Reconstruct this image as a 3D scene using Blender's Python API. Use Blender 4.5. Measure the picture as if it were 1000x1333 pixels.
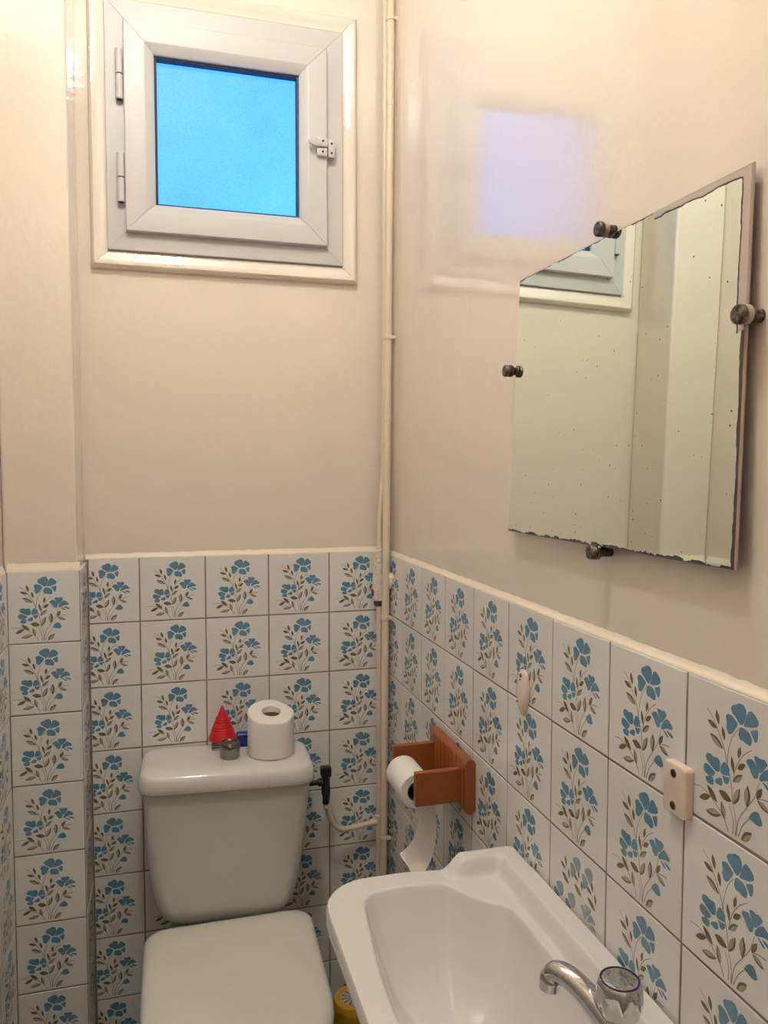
import bpy, bmesh, math, random
from mathutils import Vector, Matrix

random.seed(7)
for o in list(bpy.data.objects):
    bpy.data.objects.remove(o)
S = bpy.context.scene
COL = S.collection
PI = math.pi

# ------------------------------------------------------------------ camera
cam_d = bpy.data.cameras.new('camera')
cam = bpy.data.objects.new('camera', cam_d)
COL.objects.link(cam)
S.camera = cam
YAW, PITCH, ROLL = 0.27268, -0.057306, 0.0016123
_f = Vector((math.sin(YAW) * math.cos(PITCH), math.cos(YAW) * math.cos(PITCH), math.sin(PITCH)))
_r = Vector((math.cos(YAW), -math.sin(YAW), 0))
_u = _r.cross(_f)
_r2 = _r * math.cos(ROLL) + _u * math.sin(ROLL)
_u2 = -_r * math.sin(ROLL) + _u * math.cos(ROLL)
cam.matrix_world = Matrix(((_r2.x, _u2.x, -_f.x, -0.53892),
                           (_r2.y, _u2.y, -_f.y, -1.90098),
                           (_r2.z, _u2.z, -_f.z, 0.21277),
                           (0, 0, 0, 1)))
cam_d.sensor_fit = 'VERTICAL'
cam_d.sensor_height = 36.0
cam_d.lens = 1006.33 / 1333 * 36.0
cam_d.clip_start = 0.02

# ------------------------------------------------------------------ world, exposure
W = bpy.data.worlds.new('world')
S.world = W
W.use_nodes = True
W.node_tree.nodes['Background'].inputs[0].default_value = (0.30, 0.62, 1.0, 1)
W.node_tree.nodes['Background'].inputs[1].default_value = 0.8
S.view_settings.view_transform = 'Standard'
S.view_settings.look = 'None'
S.view_settings.exposure = 0.0
S.view_settings.gamma = 1.0
S.view_settings.use_curve_mapping = False
S.cycles.use_denoising = True
S.cycles.max_bounces = 9
S.cycles.diffuse_bounces = 5
S.cycles.glossy_bounces = 4
S.cycles.caustics_reflective = False
S.cycles.caustics_refractive = False

LAMP_POS = (-0.55, -1.18, 1.66)
LAMP_POWER = 292.0
LAMP_COLOR = (1.0, 1.015, 0.975)
PANE_COLOR = (0.12, 0.64, 1.9)
PANE_POWER = 1.0

# ------------------------------------------------------------------ room dimensions (metres)
FLOOR = -1.222
CEIL = 1.80
T = 0.152            # tile pitch
XR = 0.0             # face of the tiles on the right wall
XL = -0.864          # face of the tiles on the left wall
YB = 0.0             # face of the tiles on the back wall
YF = -2.35           # wall behind the camera
XC, YC = -0.722, -0.155   # boxed corner: right face, front face
PT = 0.008           # paint lies this far behind the tile faces
WIN = (-0.664, -0.116, 0.706, 1.262)

# ------------------------------------------------------------------ helpers: materials
MATS = {}


def mat(name, base=(0.8, 0.8, 0.8), rough=0.5, metal=0.0, spec=0.5, coat=0.0, coat_rough=0.05, ior=1.5):
    m = bpy.data.materials.new(name)
    m.use_nodes = True
    b = m.node_tree.nodes['Principled BSDF']
    b.inputs['Base Color'].default_value = (*base, 1)
    b.inputs['Roughness'].default_value = rough
    b.inputs['Metallic'].default_value = metal
    b.inputs['Specular IOR Level'].default_value = spec
    b.inputs['Coat Weight'].default_value = coat
    b.inputs['Coat Roughness'].default_value = coat_rough
    b.inputs['IOR'].default_value = ior
    MATS[name] = m
    return m


def nodes(m):
    t = m.node_tree
    return t, t.nodes, t.links, t.nodes['Principled BSDF']


def noise(m, scale, detail=3, rough=0.5, coord='Object', mapscale=None, distortion=0):
    t, N, L, b = nodes(m)
    tc = N.new('ShaderNodeTexCoord')
    n = N.new('ShaderNodeTexNoise')
    n.inputs['Scale'].default_value = scale
    n.inputs['Detail'].default_value = detail
    n.inputs['Roughness'].default_value = rough
    n.inputs['Distortion'].default_value = distortion
    if mapscale:
        mp = N.new('ShaderNodeMapping')
        mp.inputs['Scale'].default_value = mapscale
        L.new(tc.outputs[coord], mp.inputs[0])
        L.new(mp.outputs[0], n.inputs['Vector'])
    else:
        L.new(tc.outputs[coord], n.inputs['Vector'])
    return n


def ramp(m, fac, stops):
    t, N, L, b = nodes(m)
    r = N.new('ShaderNodeValToRGB')
    e = r.color_ramp.elements
    while len(e) < len(stops):
        e.new(0.5)
    for el, (p, c) in zip(e, stops):
        el.position = p
        el.color = (*c, 1) if len(c) == 3 else c
    L.new(fac, r.inputs[0])
    return r


def bump(m, height, strength, dist=0.001, prev=None, coat=False):
    t, N, L, b = nodes(m)
    bp = N.new('ShaderNodeBump')
    bp.inputs['Strength'].default_value = strength
    bp.inputs['Distance'].default_value = dist
    L.new(height, bp.inputs['Height'])
    if prev:
        L.new(prev.outputs[0], bp.inputs['Normal'])
    L.new(bp.outputs[0], b.inputs['Normal'])
    if coat:
        L.new(bp.outputs[0], b.inputs['Coat Normal'])
    return bp


def color_from(m, node, out='Color'):
    t, N, L, b = nodes(m)
    L.new(node.outputs[out], b.inputs['Base Color'])


# gloss paint on the walls: brushed and slightly orange-peeled
def paint(name, c):
    m = mat(name, c, rough=0.5, spec=0.3, coat=1.0, coat_rough=0.055)
    b = m.node_tree.nodes['Principled BSDF']
    b.inputs['Coat IOR'].default_value = 1.9
    n1 = noise(m, 1.6, 3, 0.55)
    r = ramp(m, n1.outputs['Fac'], [(0.3, tuple(x * 0.965 for x in c)), (0.7, tuple(min(1, x * 1.02) for x in c))])
    color_from(m, r)
    n2 = noise(m, 14, 2, 0.5)
    b1 = bump(m, n2.outputs['Fac'], 0.28, 0.003)
    n3 = noise(m, 62, 3, 0.55, mapscale=(1, 1, 0.7))
    b2 = bump(m, n3.outputs['Fac'], 0.42, 0.0012, b1, coat=True)
    return m


PAINT = paint('cream_gloss_paint', (0.80, 0.71, 0.615))
TRIMPAINT = paint('cream_trim_paint', (0.80, 0.715, 0.62))
LEDGE = mat('cream_filler', (0.86, 0.76, 0.63), rough=0.4, spec=0.4)
_n = noise(LEDGE, 60, 3)
bump(LEDGE, _n.outputs['Fac'], 0.5, 0.002)

CEILM = mat('ceiling_paint', (0.80, 0.76, 0.69), rough=0.7)
_n = noise(CEILM, 30, 3)
bump(CEILM, _n.outputs['Fac'], 0.2, 0.001)

FLOORM = mat('floor_lino', (0.30, 0.25, 0.20), rough=0.45)
_n = noise(FLOORM, 25, 5)
color_from(FLOORM, ramp(FLOORM, _n.outputs['Fac'], [(0.3, (0.07, 0.06, 0.05)), (0.7, (0.13, 0.11, 0.09))]))

GROUT = mat('grout', (0.33, 0.27, 0.215), rough=0.85, spec=0.2)
_n = noise(GROUT, 18, 4)
color_from(GROUT, ramp(GROUT, _n.outputs['Fac'], [(0.3, (0.19, 0.145, 0.11)), (0.7, (0.34, 0.285, 0.235))]))

# glazed tile: a small random shift from tile to tile
GLAZE = mat('white_tile_glaze', (0.79, 0.785, 0.765), rough=0.09, spec=0.5)
t_, N_, L_, b_ = nodes(GLAZE)
oi = N_.new('ShaderNodeObjectInfo')
hsv = N_.new('ShaderNodeHueSaturation')
mr = N_.new('ShaderNodeMapRange')
mr.inputs['To Min'].default_value = 0.95
mr.inputs['To Max'].default_value = 1.04
L_.new(oi.outputs['Random'], mr.inputs['Value'])
L_.new(mr.outputs[0], hsv.inputs['Value'])
hsv.inputs['Color'].default_value = (0.79, 0.785, 0.765, 1)
L_.new(hsv.outputs[0], b_.inputs['Base Color'])
_n = noise(GLAZE, 22, 2)
bump(GLAZE, _n.outputs['Fac'], 0.06, 0.002)


def printed(name, c1, c2, scale=60):
    m = mat(name, c1, rough=0.12, spec=0.5)
    n = noise(m, scale, 2)
    color_from(m, ramp(m, n.outputs['Fac'], [(0.35, c1), (0.65, c2)]))
    return m


BLUE = printed('print_blue', (0.105, 0.240, 0.36), (0.140, 0.285, 0.41))
BLUE2 = printed('print_blue_faded', (0.20, 0.30, 0.37), (0.30, 0.38, 0.42))
LEAF = printed('print_olive', (0.15, 0.132, 0.058), (0.185, 0.165, 0.08))
LEAF2 = printed('print_olive_pale', (0.40, 0.36, 0.27), (0.43, 0.39, 0.30))
STEM = printed('print_stem', (0.30, 0.27, 0.18), (0.34, 0.30, 0.21))
HALO = printed('print_pale_line', (0.60, 0.64, 0.64), (0.62, 0.65, 0.64))

PVC = mat('white_pvc', (0.58, 0.575, 0.56), rough=0.36, spec=0.5)
GASKET = mat('dark_gasket', (0.006, 0.018, 0.045), rough=0.5)
PANE = mat('frosted_pane', (0.03, 0.05, 0.07), rough=0.35, spec=0.12)
t_, N_, L_, b_ = nodes(PANE)
_n = noise(PANE, 260, 2)
_n2 = noise(PANE, 5, 2)
mx = N_.new('ShaderNodeMath')
mx.operation = 'MULTIPLY_ADD'
L_.new(_n2.outputs['Fac'], mx.inputs[0])
mx.inputs[1].default_value = 1.4
L_.new(_n.outputs['Fac'], mx.inputs[2])
rp = ramp(PANE, mx.outputs[0], [(0.70, tuple(x * 0.82 for x in PANE_COLOR)), (1.0, PANE_COLOR)])
rp.color_ramp.elements[1].position = 1.0
mrr = N_.new('ShaderNodeMapRange')
mrr.inputs['From Min'].default_value = 0.75
mrr.inputs['From Max'].default_value = 1.65
L_.new(mx.outputs[0], mrr.inputs['Value'])
mixc = N_.new('ShaderNodeMix')
mixc.data_type = 'RGBA'
mixc.inputs[6].default_value = (*[x * 0.80 for x in PANE_COLOR], 1)
mixc.inputs[7].default_value = (*[x * 1.15 for x in PANE_COLOR], 1)
L_.new(mrr.outputs[0], mixc.inputs[0])
L_.new(mixc.outputs[2], b_.inputs['Emission Color'])
b_.inputs['Emission Strength'].default_value = PANE_POWER
N_.remove(rp)
bump(PANE, _n.outputs['Fac'], 0.4, 0.001)

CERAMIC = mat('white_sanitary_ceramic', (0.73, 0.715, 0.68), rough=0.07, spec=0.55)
CERAMIC2 = mat('shaded_cistern_ceramic', (0.60, 0.585, 0.545), rough=0.08, spec=0.5)  # white ceramic darkened for cistern body and bowl: dim light painted into the colour
_n = noise(CERAMIC, 9, 2)
bump(CERAMIC, _n.outputs['Fac'], 0.05, 0.004)
SEATM = mat('cream_seat_plastic', (0.74, 0.71, 0.61), rough=0.22, spec=0.45)
_n = noise(SEATM, 6, 3)
color_from(SEATM, ramp(SEATM, _n.outputs['Fac'], [(0.3, (0.77, 0.75, 0.655)), (0.7, (0.82, 0.80, 0.71))]))
CHROME = mat('chrome', (0.58, 0.58, 0.58), rough=0.10, metal=1.0)
_n = noise(CHROME, 70, 4)
t_, N_, L_, b_ = nodes(CHROME)
_r_ = ramp(CHROME, _n.outputs['Fac'], [(0.45, (0.06, 0.06, 0.06)), (0.75, (0.16, 0.16, 0.16))])
L_.new(_r_.outputs[0], b_.inputs['Roughness'])
OLDCHROME = mat('dull_chrome', (0.40, 0.40, 0.39), rough=0.20, metal=1.0)
_n = noise(OLDCHROME, 90, 4)
color_from(OLDCHROME, ramp(OLDCHROME, _n.outputs['Fac'], [(0.4, (0.27, 0.27, 0.265)), (0.7, (0.18, 0.18, 0.175))]))
CLIPM = mat('tarnished_metal', (0.10, 0.085, 0.065), rough=0.42, metal=0.75)
_n = noise(CLIPM, 160, 4)
color_from(CLIPM, ramp(CLIPM, _n.outputs['Fac'], [(0.4, (0.05, 0.043, 0.032)), (0.65, (0.22, 0.19, 0.15))]))
SPACER = mat('pale_clip_ring', (0.45, 0.38, 0.30), rough=0.5)
BLUERING = mat('blue_ring', (0.01, 0.015, 0.09), rough=0.3)
BLACKP = mat('black_plastic', (0.012, 0.012, 0.013), rough=0.35)
PIPEM = mat('cream_pipe_paint', (0.76, 0.635, 0.48), rough=0.3, spec=0.5)
_n = noise(PIPEM, 12, 2)
color_from(PIPEM, ramp(PIPEM, _n.outputs['Fac'], [(0.3, (0.72, 0.61, 0.48)), (0.7, (0.77, 0.66, 0.53))]))
bump(PIPEM, _n.outputs['Fac'], 0.15, 0.001)
BANDAGE = mat('white_bandage', (0.78, 0.72, 0.66), rough=0.9, spec=0.1)
_n = noise(BANDAGE, 160, 5)
color_from(BANDAGE, ramp(BANDAGE, _n.outputs['Fac'], [(0.3, (0.55, 0.48, 0.42)), (0.65, (0.82, 0.76, 0.68))]))
bump(BANDAGE, _n.outputs['Fac'], 0.9, 0.002)
PURPLE = mat('purple_backing', (0.10, 0.055, 0.11), rough=0.8)
PAPER = mat('toilet_paper', (0.86, 0.83, 0.78), rough=0.95, spec=0.1)
_n = noise(PAPER, 40, 3)
_n2 = noise(PAPER, 900, 1)
_b = bump(PAPER, _n.outputs['Fac'], 0.25, 0.003)
bump(PAPER, _n2.outputs['Fac'], 0.15, 0.0004, _b)
CARD = mat('cardboard_core', (0.20, 0.13, 0.085), rough=0.9)
REDP = mat('red_plastic', (0.62, 0.012, 0.018), rough=0.30, spec=0.5)
CLEARP = mat('clear_plastic_pot', (0.55, 0.50, 0.47), rough=0.15)
LABELW = mat('printed_paper_label', (0.45, 0.42, 0.40), rough=0.5)
_n = noise(LABELW, 60, 2, mapscale=(0.3, 0.3, 4.0))
color_from(LABELW, ramp(LABELW, _n.outputs['Fac'], [(0.42, (0.58, 0.54, 0.52)), (0.52, (0.12, 0.10, 0.10))]))
BLUEP = mat('blue_plastic', (0.008, 0.03, 0.22), rough=0.35)
YELLOW = mat('yellow_plastic', (0.72, 0.40, 0.02), rough=0.35)
LABELY = mat('label_cream', (0.62, 0.55, 0.46), rough=0.5)
LABELB = mat('label_brown_print', (0.10, 0.05, 0.02), rough=0.5)
PORC = mat('aged_porcelain', (0.76, 0.64, 0.55), rough=0.22, spec=0.5)
_n = noise(PORC, 40, 3)
color_from(PORC, ramp(PORC, _n.outputs['Fac'], [(0.3, (0.72, 0.58, 0.49)), (0.7, (0.79, 0.69, 0.60))]))
RUST = mat('rust', (0.16, 0.06, 0.025), rough=0.9)
RUSTD = mat('rusty_hole', (0.02, 0.008, 0.004), rough=0.9)

# varnished pine
WOOD = mat('varnished_pine', (0.42, 0.12, 0.035), rough=0.28, spec=0.5)
t_, N_, L_, b_ = nodes(WOOD)
tc = N_.new('ShaderNodeTexCoord')
mp = N_.new('ShaderNodeMapping')
mp.inputs['Scale'].default_value = (1.0, 0.55, 0.10)
mp.inputs['Rotation'].default_value = (0.12, 0.06, 0.3)
wv = N_.new('ShaderNodeTexWave')
wv.wave_type = 'BANDS'
wv.inputs['Scale'].default_value = 95
wv.inputs['Distortion'].default_value = 3.0
wv.inputs['Detail'].default_value = 2
wv.inputs['Detail Scale'].default_value = 0.6
L_.new(tc.outputs['Object'], mp.inputs[0])
L_.new(mp.outputs[0], wv.inputs['Vector'])
_r_ = ramp(WOOD, wv.outputs['Fac'], [(0.15, (0.36, 0.110, 0.030)), (0.75, (0.31, 0.088, 0.023)), (1.0, (0.155, 0.038, 0.010))])
color_from(WOOD, _r_)
DOORP = mat('door_paint', (0.72, 0.64, 0.53), rough=0.35)

# old mirror: greenish silvering with dark desilvered specks and edges (UV runs 0..1 over the sheet)
MIRROR = mat('old_mirror', (0.80, 0.83, 0.70), rough=0.012, metal=1.0)
t_, N_, L_, b_ = nodes(MIRROR)
uvn = N_.new('ShaderNodeUVMap')
sep = N_.new('ShaderNodeSeparateXYZ')
L_.new(uvn.outputs[0], sep.inputs[0])


def math_node(op, a, b=None, clamp=False):
    n = N_.new('ShaderNodeMath')
    n.operation = op
    n.use_clamp = clamp
    for i, v in enumerate((a, b)):
        if v is None:
            continue
        if isinstance(v, (int, float)):
            n.inputs[i].default_value = v
        else:
            L_.new(v, n.inputs[i])
    return n.outputs[0]


nz = noise(MIRROR, 45, 5, 0.6)
nz2 = noise(MIRROR, 9, 3, 0.6)
U_, V_ = sep.outputs[0], sep.outputs[1]
wob = math_node('MULTIPLY', math_node('SUBTRACT', nz.outputs['Fac'], 0.5), 0.07)
wob2 = math_node('MULTIPLY', math_node('SUBTRACT', nz2.outputs['Fac'], 0.5), 0.05)
w_ = math_node('ADD', wob, wob2)
dB = math_node('ADD', V_, math_node('MULTIPLY', w_, 0.7))                 # bottom edge
dT = math_node('ADD', math_node('SUBTRACT', 1.0, V_), math_node('MULTIPLY', w_, 0.35))
dR = math_node('ADD', math_node('SUBTRACT', 1.0, U_), math_node('MULTIPLY', w_, 0.16))
up = math_node('GREATER_THAN', math_node('ADD', V_, math_node('MULTIPLY', w_, 2.0)), 0.60)
rt = math_node('GREATER_THAN', math_node('ADD', U_, math_node('MULTIPLY', w_, 2.0)), 0.70)
# silvering worn off: bare glass showing the backing, along the upper right corner
bare = math_node('ADD', math_node('MULTIPLY', math_node('LESS_THAN', dR, 0.019), up),
                 math_node('MULTIPLY', math_node('LESS_THAN', dT, 0.017), rt), clamp=True)
rim = math_node('ADD', math_node('MULTIPLY', math_node('LESS_THAN', dR, 0.023), up),
                math_node('MULTIPLY', math_node('LESS_THAN', dT, 0.022), rt), clamp=True)
dark_b = math_node('LESS_THAN', dB, 0.004)
dark_t = math_node('ADD', math_node('LESS_THAN', dT, 0.0035), math_node('SUBTRACT', rim, bare), clamp=True)
dark_r = math_node('LESS_THAN', dR, 0.009)
vor = N_.new('ShaderNodeTexVoronoi')
vor.voronoi_dimensions = '2D'
vor.inputs['Scale'].default_value = 30
mpv = N_.new('ShaderNodeMapping')
mpv.inputs['Scale'].default_value = (1.3, 1.0, 1.0)
L_.new(uvn.outputs[0], mpv.inputs[0])
L_.new(mpv.outputs[0], vor.inputs['Vector'])
sepc = N_.new('ShaderNodeSeparateColor')
L_.new(vor.outputs['Color'], sepc.inputs[0])
speck_here = math_node('GREATER_THAN', sepc.outputs[0], math_node('ADD', 0.80, math_node('MULTIPLY', V_, 0.17)))
speck = math_node('MULTIPLY', math_node('LESS_THAN', vor.outputs['Distance'], math_node('MULTIPLY', sepc.outputs[1], 0.085)), speck_here)
dark = math_node('MULTIPLY', math_node('ADD', math_node('ADD', dark_b, dark_t), math_node('ADD', dark_r, speck), clamp=True), math_node('SUBTRACT', 1.0, bare), clamp=True)
mcol = N_.new('ShaderNodeMix')
mcol.data_type = 'RGBA'
L_.new(dark, mcol.inputs[0])
mcol.inputs[6].default_value = (0.84, 0.97, 0.92, 1)
mcol.inputs[7].default_value = (0.055, 0.055, 0.045, 1)
mcol2 = N_.new('ShaderNodeMix')
mcol2.data_type = 'RGBA'
L_.new(bare, mcol2.inputs[0])
L_.new(mcol.outputs[2], mcol2.inputs[6])
mcol2.inputs[7].default_value = (0.50, 0.43, 0.37, 1)
L_.new(mcol2.outputs[2], b_.inputs['Base Color'])
L_.new(math_node('SUBTRACT', 1.0, math_node('ADD', dark, bare, clamp=True), clamp=True), b_.inputs['Metallic'])
L_.new(math_node('ADD', math_node('MULTIPLY', dark, 0.4), 0.012), b_.inputs['Roughness'])
_nw = noise(MIRROR, 3.0, 1)
bump(MIRROR, _nw.outputs['Fac'], 0.03, 0.004)
MEDGE = mat('mirror_edge', (0.10, 0.095, 0.08), rough=0.3, metal=0.4)
MEDGE2 = mat('mirror_bare_edge', (0.42, 0.35, 0.30), rough=0.25)

LAMPM = mat('lamp_bulb', (1, 1, 1))
_b = LAMPM.node_tree.nodes['Principled BSDF']
_b.inputs['Emission Color'].default_value = (*LAMP_COLOR, 1)
_b.inputs['Emission Strength'].default_value = LAMP_POWER

# ------------------------------------------------------------------ helpers: objects


def tag(o, label=None, cat=None, group=None, kind=None):
    if label:
        o['label'] = label
    if cat:
        o['category'] = cat
    if group:
        o['group'] = group
    if kind:
        o['kind'] = kind
    return o


def link(o, parent=None):
    COL.objects.link(o)
    if parent is not None:
        o.parent = parent
    return o


def empty(name, loc=(0, 0, 0), label=None, cat=None, group=None, rot=(0, 0, 0)):
    o = bpy.data.objects.new(name, None)
    o.location = loc
    o.rotation_euler = rot
    link(o)
    return tag(o, label, cat, group)


def finish(bm, name, m, parent=None, smooth=None, loc=None, rot=None):
    """bmesh -> one mesh object; smooth = crease angle in degrees"""
    bmesh.ops.recalc_face_normals(bm, faces=bm.faces)
    if smooth is not None:
        for f in bm.faces:
            f.smooth = True
        lim = math.radians(smooth)
        for e in bm.edges:
            if len(e.link_faces) == 2 and e.calc_face_angle(0) > lim:
                e.smooth = False
    me = bpy.data.meshes.new(name)
    bm.to_mesh(me)
    bm.free()
    for x in (m if isinstance(m, (list, tuple)) else [m]):
        me.materials.append(x)
    o = bpy.data.objects.new(name, me)
    link(o, parent)
    if loc:
        o.location = loc
    if rot:
        o.rotation_euler = rot
    return o


def box(bm, x0, x1, y0, y1, z0, z1, bev=0.0, seg=2, mi=0):
    vs = [bm.verts.new((x, y, z)) for x in (x0, x1) for y in (y0, y1) for z in (z0, z1)]
    idx = ((0, 1, 3, 2), (4, 6, 7, 5), (0, 4, 5, 1), (2, 3, 7, 6), (0, 2, 6, 4), (1, 5, 7, 3))
    fs = [bm.faces.new([vs[i] for i in q]) for q in idx]
    for f in fs:
        f.material_index = mi
    if bev:
        es = list({e for f in fs for e in f.edges})
        bmesh.ops.bevel(bm, geom=es, offset=bev, segments=seg, profile=0.5, affect='EDGES')
    return fs


def loft(bm, loops, cap0=True, cap1=True, closed=True, mi=0):
    rows = [[bm.verts.new(p) for p in lp] for lp in loops]
    n = len(rows[0])
    for a, b in zip(rows, rows[1:]):
        for i in range(n if closed else n - 1):
            j = (i + 1) % n
            bm.faces.new((a[i], a[j], b[j], b[i])).material_index = mi
    if cap0:
        bm.faces.new(list(reversed(rows[0]))).material_index = mi
    if cap1:
        bm.faces.new(rows[-1]).material_index = mi
    return rows


def lathe(bm, prof, n=32, axis='z', o=(0, 0, 0), mi=0, cap0=True, cap1=True):
    """prof: list of (radius, height)"""
    loops = []
    for r, h in prof:
        lp = []
        for k in range(n):
            a = 2 * PI * k / n
            c, s = r * math.cos(a), r * math.sin(a)
            p = {'z': (c, s, h), 'x': (h, c, s), 'y': (c, h, s)}[axis]
            lp.append((p[0] + o[0], p[1] + o[1], p[2] + o[2]))
        loops.append(lp)
    return loft(bm, loops, cap0, cap1, True, mi)


def tube(bm, pts, rad, n=14, mi=0, cap=True):
    """sweep a circle along points; rad number or list"""
    P = [Vector(p) for p in pts]
    R = rad if isinstance(rad, (list, tuple)) else [rad] * len(P)
    loops = []
    t0 = (P[1] - P[0]).normalized()
    ref = Vector((0, 0, 1)) if abs(t0.z) < 0.9 else Vector((1, 0, 0))
    nrm = t0.cross(ref).normalized()
    for i, p in enumerate(P):
        if i == 0:
            t = t0
        elif i == len(P) - 1:
            t = (P[i] - P[i - 1]).normalized()
        else:
            t = ((P[i] - P[i - 1]).normalized() + (P[i + 1] - P[i]).normalized()).normalized()
        nrm = (nrm - t * nrm.dot(t)).normalized()
        bn = t.cross(nrm)
        loops.append([p + (nrm * math.cos(2 * PI * k / n) + bn * math.sin(2 * PI * k / n)) * R[i] for k in range(n)])
    return loft(bm, loops, cap, cap, True, mi)


def catmull(pts, n=8):
    P = [Vector(p) for p in pts]
    out = []
    for i in range(len(P) - 1):
        p0 = P[max(i - 1, 0)]
        p1, p2 = P[i], P[i + 1]
        p3 = P[min(i + 2, len(P) - 1)]
        for k in range(n):
            t = k / n
            out.append(0.5 * ((2 * p1) + (p2 - p0) * t + (2 * p0 - 5 * p1 + 4 * p2 - p3) * t * t + (3 * p1 - p0 - 3 * p2 + p3) * t ** 3))
    out.append(P[-1])
    return out


def rrect(x0, x1, y0, y1, r, n=8):
    """rounded rectangle loop, anticlockwise"""
    out = []
    for cx, cy, a0 in ((x1 - r, y1 - r, 0), (x0 + r, y1 - r, 90), (x0 + r, y0 + r, 180), (x1 - r, y0 + r, 270)):
        for k in range(n + 1):
            a = math.radians(a0 + 90 * k / n)
            out.append((cx + r * math.cos(a), cy + r * math.sin(a)))
    return out


def struct(o):
    o['kind'] = 'structure'
    return o


# ------------------------------------------------------------------ the room shell
def wall_mesh(name, boxes, m=PAINT):
    bm = bmesh.new()
    for b in boxes:
        box(bm, *b)
    return struct(finish(bm, name, m))


yb, xr, xl, xc, yc = YB + PT, XR + PT, XL - PT, XC - PT * 0.75, YC + PT
wx0, wx1, wz0, wz1 = WIN
wall_back = wall_mesh('wall_back', [
    (xl - 0.1, wx0, yb, yb + 0.12, FLOOR, CEIL),
    (wx1, xr, yb, yb + 0.12, FLOOR, CEIL),
    (wx0, wx1, yb, yb + 0.12, FLOOR, wz0),
    (wx0, wx1, yb, yb + 0.12, wz1, CEIL)])
wall_right = wall_mesh('wall_right', [(xr, xr + 0.1, YF, yb + 0.12, FLOOR, CEIL)])
wall_left = wall_mesh('wall_left', [(xl - 0.1, xl, YF, yb, FLOOR, CEIL)])
bm = bmesh.new()
box(bm, xl, xc, yc, yb, FLOOR, CEIL, bev=0.006, seg=3)
wall_corner = struct(finish(bm, 'wall_corner', PAINT))
wall_front = wall_mesh('wall_front', [
    (xl - 0.1, -0.80, YF - 0.1, YF, FLOOR, CEIL),
    (-0.08, xr + 0.1, YF - 0.1, YF, FLOOR, CEIL),
    (-0.80, -0.08, YF - 0.1, YF, 0.82, CEIL)])
floor = wall_mesh('floor', [(xl - 0.1, xr + 0.1, YF - 0.1, yb + 0.12, FLOOR - 0.08, FLOOR)], FLOORM)
ceiling = wall_mesh('ceiling', [(xl - 0.1, xr + 0.1, YF - 0.1, yb + 0.12, CEIL, CEIL + 0.08)], CEILM)
bm = bmesh.new()
box(bm, -0.80, -0.08, YF - 0.05, YF - 0.01, FLOOR, 0.82)
for z0, z1 in ((FLOOR + 0.18, -0.45), (-0.30, 0.66)):
    for x0, x1 in ((-0.70, -0.48), (-0.40, -0.18)):
        box(bm, x0, x1, YF - 0.012, YF - 0.002, z0, z1, bev=0.006)
door = struct(finish(bm, 'door_1', DOORP))
bm = bmesh.new()
lathe(bm, [(0.022, 0), (0.022, 0.006), (0.009, 0.01), (0.009, 0.04)], 20, 'y', (-0.15, YF - 0.01, -0.2))
tube(bm, [(-0.15, YF + 0.03, -0.2), (-0.2, YF + 0.034, -0.2), (-0.26, YF + 0.03, -0.2)], 0.009)
finish(bm, 'door_handle', OLDCHROME, door, smooth=40)


# ------------------------------------------------------------------ tiles with their printed bouquet
# drawing traced on a 1000-unit sheet, mapped to tile fractions (u right, v down)
def sheet(x, y):
    xb, ybk = x * 0.975 + 40, y * 0.99 - 2
    u = (xb - 37) / 926
    top, bot = 60 - 25 * u, 940 - 50 * u
    return u, (ybk - top) / (bot - top)


PETALS = {
    'A1': [(425, 165), (440, 145), (475, 130), (495, 118), (530, 118), (550, 140), (553, 170), (540, 205), (520, 230), (500, 228), (470, 205), (440, 190)],
    'A2': [(562, 165), (577, 140), (600, 132), (625, 145), (650, 165), (655, 190), (630, 208), (590, 222), (550, 230), (538, 226), (551, 200)],
    'A3': [(380, 225), (400, 208), (430, 207), (460, 222), (484, 240), (470, 262), (450, 290), (425, 315), (400, 312), (388, 285), (392, 260)],
    'A4': [(508, 252), (530, 248), (570, 252), (593, 267), (606, 290), (598, 322), (570, 325), (540, 318), (510, 318), (495, 295)],
    'A5': [(594, 243), (622, 230), (650, 218), (655, 245), (648, 285), (630, 292), (617, 275), (604, 258)],
    'C1': [(205, 525), (220, 505), (250, 500), (280, 508), (310, 500), (330, 510), (335, 545), (328, 573), (300, 583), (270, 573), (240, 560), (210, 545)],
    'C2': [(185, 600), (195, 577), (225, 572), (250, 580), (292, 595), (283, 615), (250, 637), (215, 633), (190, 622)],
    'C3': [(205, 657), (230, 642), (270, 634), (282, 650), (275, 680), (240, 685), (215, 678)],
    'C4': [(347, 545), (362, 510), (385, 500), (410, 515), (425, 530), (415, 548), (428, 558), (395, 572), (360, 577), (344, 568)],
    'C5': [(358, 587), (390, 583), (425, 575), (420, 600), (405, 622), (378, 620), (373, 602)],
    'C6': [(290, 648), (312, 624), (350, 606), (363, 622), (355, 650), (320, 655)],
    'B1': [(565, 425), (585, 405), (620, 397), (648, 420), (668, 445), (658, 480), (635, 492), (610, 475), (595, 450)],
    'B2': [(630, 375), (650, 365), (680, 370), (710, 362), (735, 380), (720, 403), (695, 432), (676, 447), (656, 422), (640, 398)],
    'B3': [(683, 462), (707, 428), (742, 404), (770, 415), (802, 438), (795, 457), (760, 458), (720, 472), (692, 488), (678, 480)],
    'B4': [(735, 480), (770, 478), (815, 495), (800, 508), (770, 500)],
    'B5': [(700, 490), (720, 488), (768, 515), (745, 520)],
    'D1': [(600, 735), (620, 700), (645, 678), (675, 672), (692, 690), (708, 722), (690, 740), (650, 742), (625, 735)],
}
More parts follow.
